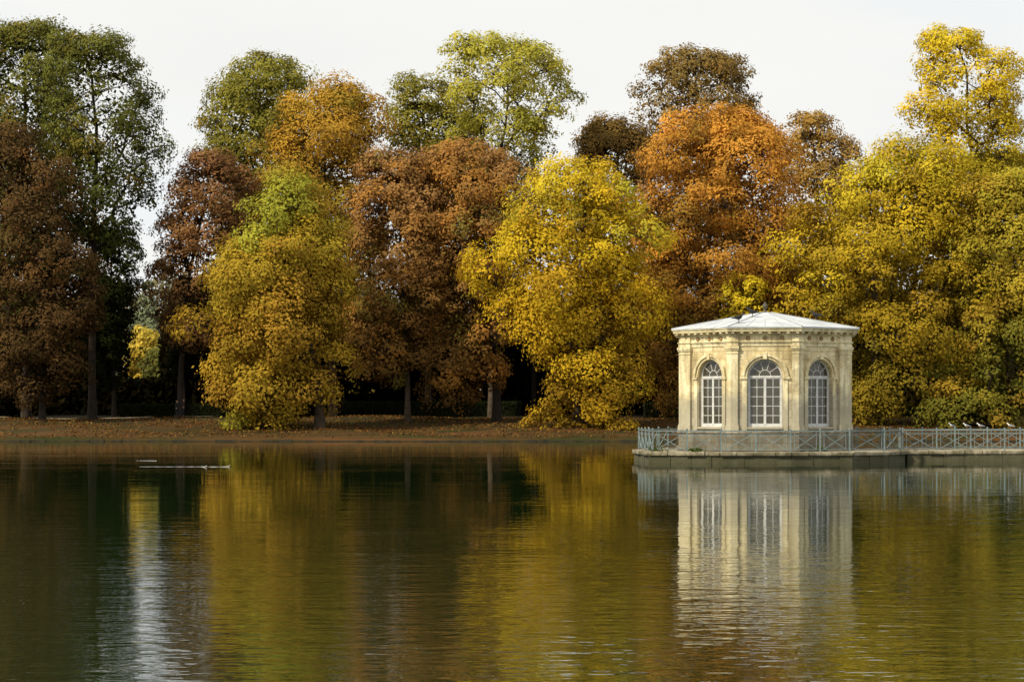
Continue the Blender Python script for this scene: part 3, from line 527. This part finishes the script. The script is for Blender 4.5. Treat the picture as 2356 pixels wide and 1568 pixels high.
for px,D,lab in ((1602,107.6,'small green weed tuft on the platform edge near its left corner'),(1512,108.3,'low green weed tuft at the far left of the platform railing'),(1888,107.9,'small green weed tuft on the platform below the right window')):
    n=160; T=empty('weed_tuft',(PX(px,D),D,0.55),lab,'plant'); C=rng.normal(size=(n,3))*np.array([0.22,0.1,0.07])+np.array([0,0,0.1]); C[:,2]=np.abs(C[:,2])
    leaf_mesh('foliage',C,unit(rng.normal(size=(n,3))),rng.uniform(0.06,0.14,n),S(72,92,28)*rng.uniform(0.6,1.3,(n,1)),T)
# ---------------- birds
def loft(mb,rings,n=10):
    vs=[];fs=[]
    for (x,z,hw_,hh) in rings:
        for k in range(n): a=2*math.pi*k/n; vs.append((x,hw_*math.cos(a),z+hh*math.sin(a)))
    for i in range(len(rings)-1):
        for k in range(n): fs.append((i*n+k,i*n+(k+1)%n,(i+1)*n+(k+1)%n,(i+1)*n+k))
    fs+=[tuple(range(n-1,-1,-1)),tuple(range((len(rings)-1)*n,len(rings)*n))]; mb.add(vs,fs)
def bird(name,label,cat,group,loc,rz,bodym,wingm,sc=1.0,legs=True):
    T=empty(name,loc,label,cat,group,rz); T.scale=(sc,)*3; z=0.10 if legs else 0.02
    mb=MB(); loft(mb,[(-0.24,z+0.05,0.012,0.006),(-0.15,z+0.07,0.035,0.02),(-0.08,z+0.085,0.06,0.05),(0,z+0.09,0.075,0.07),(0.07,z+0.115,0.065,0.065),(0.11,z+0.16,0.04,0.045),(0.13,z+0.20,0.035,0.038),(0.155,z+0.215,0.034,0.036),(0.185,z+0.215,0.02,0.022),(0.20,z+0.21,0.006,0.008)])
    mb.build('body',bodym,T,True)
    bk=MB(); loft(bk,[(0.192,z+0.21,0.010,0.010),(0.215,z+0.207,0.007,0.007),(0.235,z+0.20,0.002,0.003)],6); bk.build('beak',M['horn'] if bodym!=M['blackf'] else M['lead'],T)
    for s in (-1,1):
        w=MB(); vs=[];n=8
        for (x,zz,h,o) in ((0.08,z+0.12,0.015,0.062),(0.04,z+0.11,0.045,0.075),(-0.04,z+0.10,0.05,0.075),(-0.12,z+0.085,0.035,0.05),(-0.22,z+0.07,0.012,0.018),(-0.27,z+0.065,0.003,0.006)):
            for k in range(n): a=2*math.pi*k/n; vs.append((x,s*(o+0.012*math.cos(a)),zz+h*math.sin(a)))
        fs=[(i*n+k,i*n+(k+1)%n,(i+1)*n+(k+1)%n,(i+1)*n+k) for i in range(5) for k in range(n)]+[tuple(range(n)),tuple(range(5*n,6*n))]
        w.add(vs,fs).build('wing',wingm,T,True)
        if legs: MB().tube([(0.0,s*0.03,z+0.04),(-0.01,s*0.03,0.05),(0.0,s*0.03,0.008),(0.04,s*0.035,0.006)],[0.009,0.006,0.006,0.004],5).build('leg',M['horn'] if bodym!=M['blackf'] else M['lead'],T)
    return T
rail_y=CY0+0.15
for px,rz,lab in ((2190,R(200),'leftmost gull perched on the causeway railing'),(2224,R(185),'second gull from the left perched on the causeway railing'),(2256,R(175),'third gull from the left perched on the causeway railing'),(2325,R(160),'gull perched alone on the causeway railing nearest the right edge')):
    bird('gull',lab,'gull','gulls perched on the causeway railing',(PX(px,rail_y),rail_y,0.55+1.07),rz,M['gullw'],M['gullg'],1.0)
def roofz(x,y):
    f=max((x*math.cos(R(45*k)+PR)+y*math.sin(R(45*k)+PR))/((AP if k%2==0 else AD)+RO) for k in range(8))
    return PT+(float(np.interp(f,[0.06,0.52,1],[7.16,6.72,6.26])))
for px,dy,rz,lab in ((1700,-3.7,R(15),'black crow on the left slope of the pavilion roof'),(1731,-1.9,R(165),'black crow near the top of the pavilion roof beside the finial'),(1877,-1.0,R(150),'black crow on the right slope of the pavilion roof')):
    x=PX(px,114+dy)-PC[0]; z=roofz(x,dy); bird('crow',lab,'crow','crows on the pavilion roof',(PC[0]+x,114+dy,z),rz,M['blackf'],M['blackf'],1.6)
for px,D,rz,lab in ((472,99.9,0.05,'duck trailing behind on the calm water at left'),(526,100.6,0.0,'leading duck at the tip of the long ripple at left')):
    bird('duck',lab,'duck','ducks swimming on the lake',(PX(px,D),D,-0.03),rz,M['duck'],M['duck'],0.42,legs=False)
m,nt,out=newmat('wake_painted_glint'); p=N(nt,'ShaderNodeBsdfPrincipled'); p.inputs['Base Color'].default_value=(0.45,0.47,0.46,1); p.inputs['Roughness'].default_value=0.15; L(nt,p.outputs[0],out.inputs[0]); M['wake']=m  # pale base colour paints the bright reflection along the ripple
def wake(px0,px1,D,label):
    x0,x1=PX(px0,D),PX(px1,D); mb=MB(); n=40; vs=[]
    for i in range(n+1):
        t=i/n; x=x1+(x0-x1)*t; y=D+t*0.25+0.04*math.sin(t*30); h=0.02*(1-t)*(0.6+0.4*math.sin(t*50))+0.002; ww=0.08+0.14*abs(math.sin(t*23))
        vs+=[(x,y-ww,0.001),(x,y,h+0.004),(x,y+ww,0.001)]
    mb.add(vs,[(i*3+k,(i+1)*3+k,(i+1)*3+k+1,i*3+k+1) for i in range(n) for k in (0,1)])
    setp(mb.build('wake',M['wake'],smooth=True),label,'ripple')
wake(320,522,100.4,'long thin bright ripple trailing behind the ducks at left')
wake(312,360,112.5,'short thin ripple on the water beyond the ducks at left')
# ---------------- people
def skinfig(name,verts,edges,rad,mat,parent,root=0,sub=2):
    me=bpy.data.meshes.new(name); me.from_pydata(verts,edges,[]); o=bpy.data.objects.new(name,me); COL.objects.link(o)
    sk=o.modifiers.new('s','SKIN'); sk.use_smooth_shade=True; sb=o.modifiers.new('u','SUBSURF'); sb.levels=sub; sb.render_levels=sub
    for i,d in enumerate(me.skin_vertices[0].data): r=rad[i]; d.radius=(r if hasattr(r,'__len__') else (r,r)); d.use_root=(i==root)
    bpy.context.view_layer.update(); dg=bpy.context.evaluated_depsgraph_get(); m2=bpy.data.meshes.new_from_object(o.evaluated_get(dg)); bpy.data.objects.remove(o)
    m2.materials.clear(); m2.materials.append(mat); return link(name,m2,parent)
def person(px,D,rz,label,coat,hair,stride,h=1.7,long=False):
    x_=PX(px,D); T=empty('person',(x_,D,gz(D)+float(und(x_,D))+0.02),label,'person',None,rz); T.scale=(h/1.72,)*3; s=stride
    V=[(0,0,.93),(0,0,1.15),(0,0,1.38),(0,0,1.47),(0.01,0,1.54),(0.015,0,1.63),(0.01,0,1.70),
       (0,.09,.88),(s*.3,.09,.50),(s*.35-0.08*(s>0),.09,.09),(s*.35+.08,.09,.04),
       (0,-.09,.88),(-s*.2,-.09,.50),(-s*.9,-.09,.12),(-s*.9+.12,-.09,.05),
       (0,.17,1.38),(-.04,.22,1.12),(.08,.17,.98),(0,-.17,1.38),(-.04,-.22,1.12),(.08,-.17,.98),(.10,0,1.60)]
    E=[(0,1),(1,2),(2,3),(3,4),(4,5),(5,6),(0,7),(7,8),(8,9),(9,10),(0,11),(11,12),(12,13),(13,14),(2,15),(15,16),(16,17),(2,18),(18,19),(19,20),(5,21)]
    rd=[(.13,.1),(.11,.09),(.12,.09),.05,.065,.085,.05,.08,.055,.04,.035,.08,.055,.04,.035,.055,.042,.035,.055,.042,.035,.02]
    skinfig('body',V,E,rd,M['skin'],T)
    V2=[(0,0,1.10),(0,0,1.25),(0,0,1.42),(0,0,.92),(0.0,0,.62 if long else .80),(0,.18,1.40),(-.04,.23,1.12),(.09,.18,1.0),(0,-.18,1.40),(-.04,-.23,1.12),(.09,-.18,1.0)]
    skinfig('coat',V2,[(0,1),(1,2),(0,3),(3,4),(2,5),(5,6),(6,7),(2,8),(8,9),(9,10)],[(.15,.13),(.155,.13),(.11,.10),(.17,.15),(.2,.17),.075,.062,.055,.075,.062,.055],coat,T)
    for sg,(k,f,g2) in ((1,(8,9,10)),(-1,(12,13,14))):
        skinfig('trouser_leg',[V[7 if sg>0 else 11],V[k],V[f]],[(0,1),(1,2)],[.10,.075,.06],M['coat'],T); skinfig('shoe',[(V[f][0]-.02,V[f][1],V[f][2]-.02),V[g2]],[(0,1)],[.05,.045],M['blackf'],T)
    skinfig('hair',[(-.02,0,1.70),(-.05,0,1.62),(-.05,0,1.54 if long else 1.58)],[(0,1),(1,2)],[.085,.09,.06],hair,T)
person(407,211.8,R(-20),'walker with fair hair in a dark coat on the far bank, left of the pair',M['coat'],M['hair'],0.25,1.62,True)
person(422,212.4,R(15),'walker with dark hair in a brown coat on the far bank, right of the pair',M['coat2'],M['hair2'],0.3,1.75)
# ---------------- light, sky, camera
sun_el,sun_az=R(40),R(-128)
sd=Vector((math.sin(sun_az)*math.cos(sun_el),math.cos(sun_az)*math.cos(sun_el),math.sin(sun_el)))
sl=bpy.data.lights.new('sun','SUN'); sl.energy=4.5; sl.angle=R(3); sl.color=(1,0.89,0.68); so=bpy.data.objects.new('sun',sl); COL.objects.link(so); so.rotation_euler=sd.to_track_quat('Z','Y').to_euler()
W=bpy.data.worlds.new('World'); scene.world=W; W.use_nodes=True; nt=W.node_tree
for n_ in list(nt.nodes): nt.nodes.remove(n_)
out=N(nt,'ShaderNodeOutputWorld'); bg=N(nt,'ShaderNodeBackground'); sky=N(nt,'ShaderNodeTexSky'); sky.sky_type='NISHITA'; sky.sun_disc=False; sky.sun_elevation=sun_el; sky.sun_rotation=sun_az; sky.dust_density=3; sky.air_density=1
tc=N(nt,'ShaderNodeTexCoord'); mp=N(nt,'ShaderNodeMapping'); mp.inputs['Scale'].default_value=(1,1,3); L(nt,tc.outputs['Generated'],mp.inputs[0])
f=noise(nt,4.0,5,mp.outputs[0]); fac=ramp(nt,f,[(0.3,(0.93,)*3),(0.6,(0.99,)*3)])
f2=noise(nt,3.0,4,mp.outputs[0]); cloud=ramp(nt,f2,[(0.36,(0.87,0.91,0.94)),(0.52,(0.95,0.95,0.92))])
cl10=N(nt,'ShaderNodeVectorMath',operation='SCALE'); cl10.inputs['Scale'].default_value=10.0; L(nt,cloud,cl10.inputs[0])
veil=mixc(nt,fac,sky.outputs[0],cl10.outputs[0]); L(nt,veil,bg.inputs[0]); bg.inputs[1].default_value=0.1; L(nt,bg.outputs[0],out.inputs[0])
cam=bpy.data.cameras.new('camera'); co_=bpy.data.objects.new('camera',cam); COL.objects.link(co_); co_.location=(0,0,CH); co_.rotation_euler=(R(90),0,0)
cam.sensor_width=36; cam.lens=F/2356*36; cam.shift_y=(HZ-784)/2356; cam.clip_end=6000; cam.clip_start=0.5; scene.camera=co_
scene.view_settings.view_transform='Standard'; scene.view_settings.look='None'; scene.view_settings.exposure=0
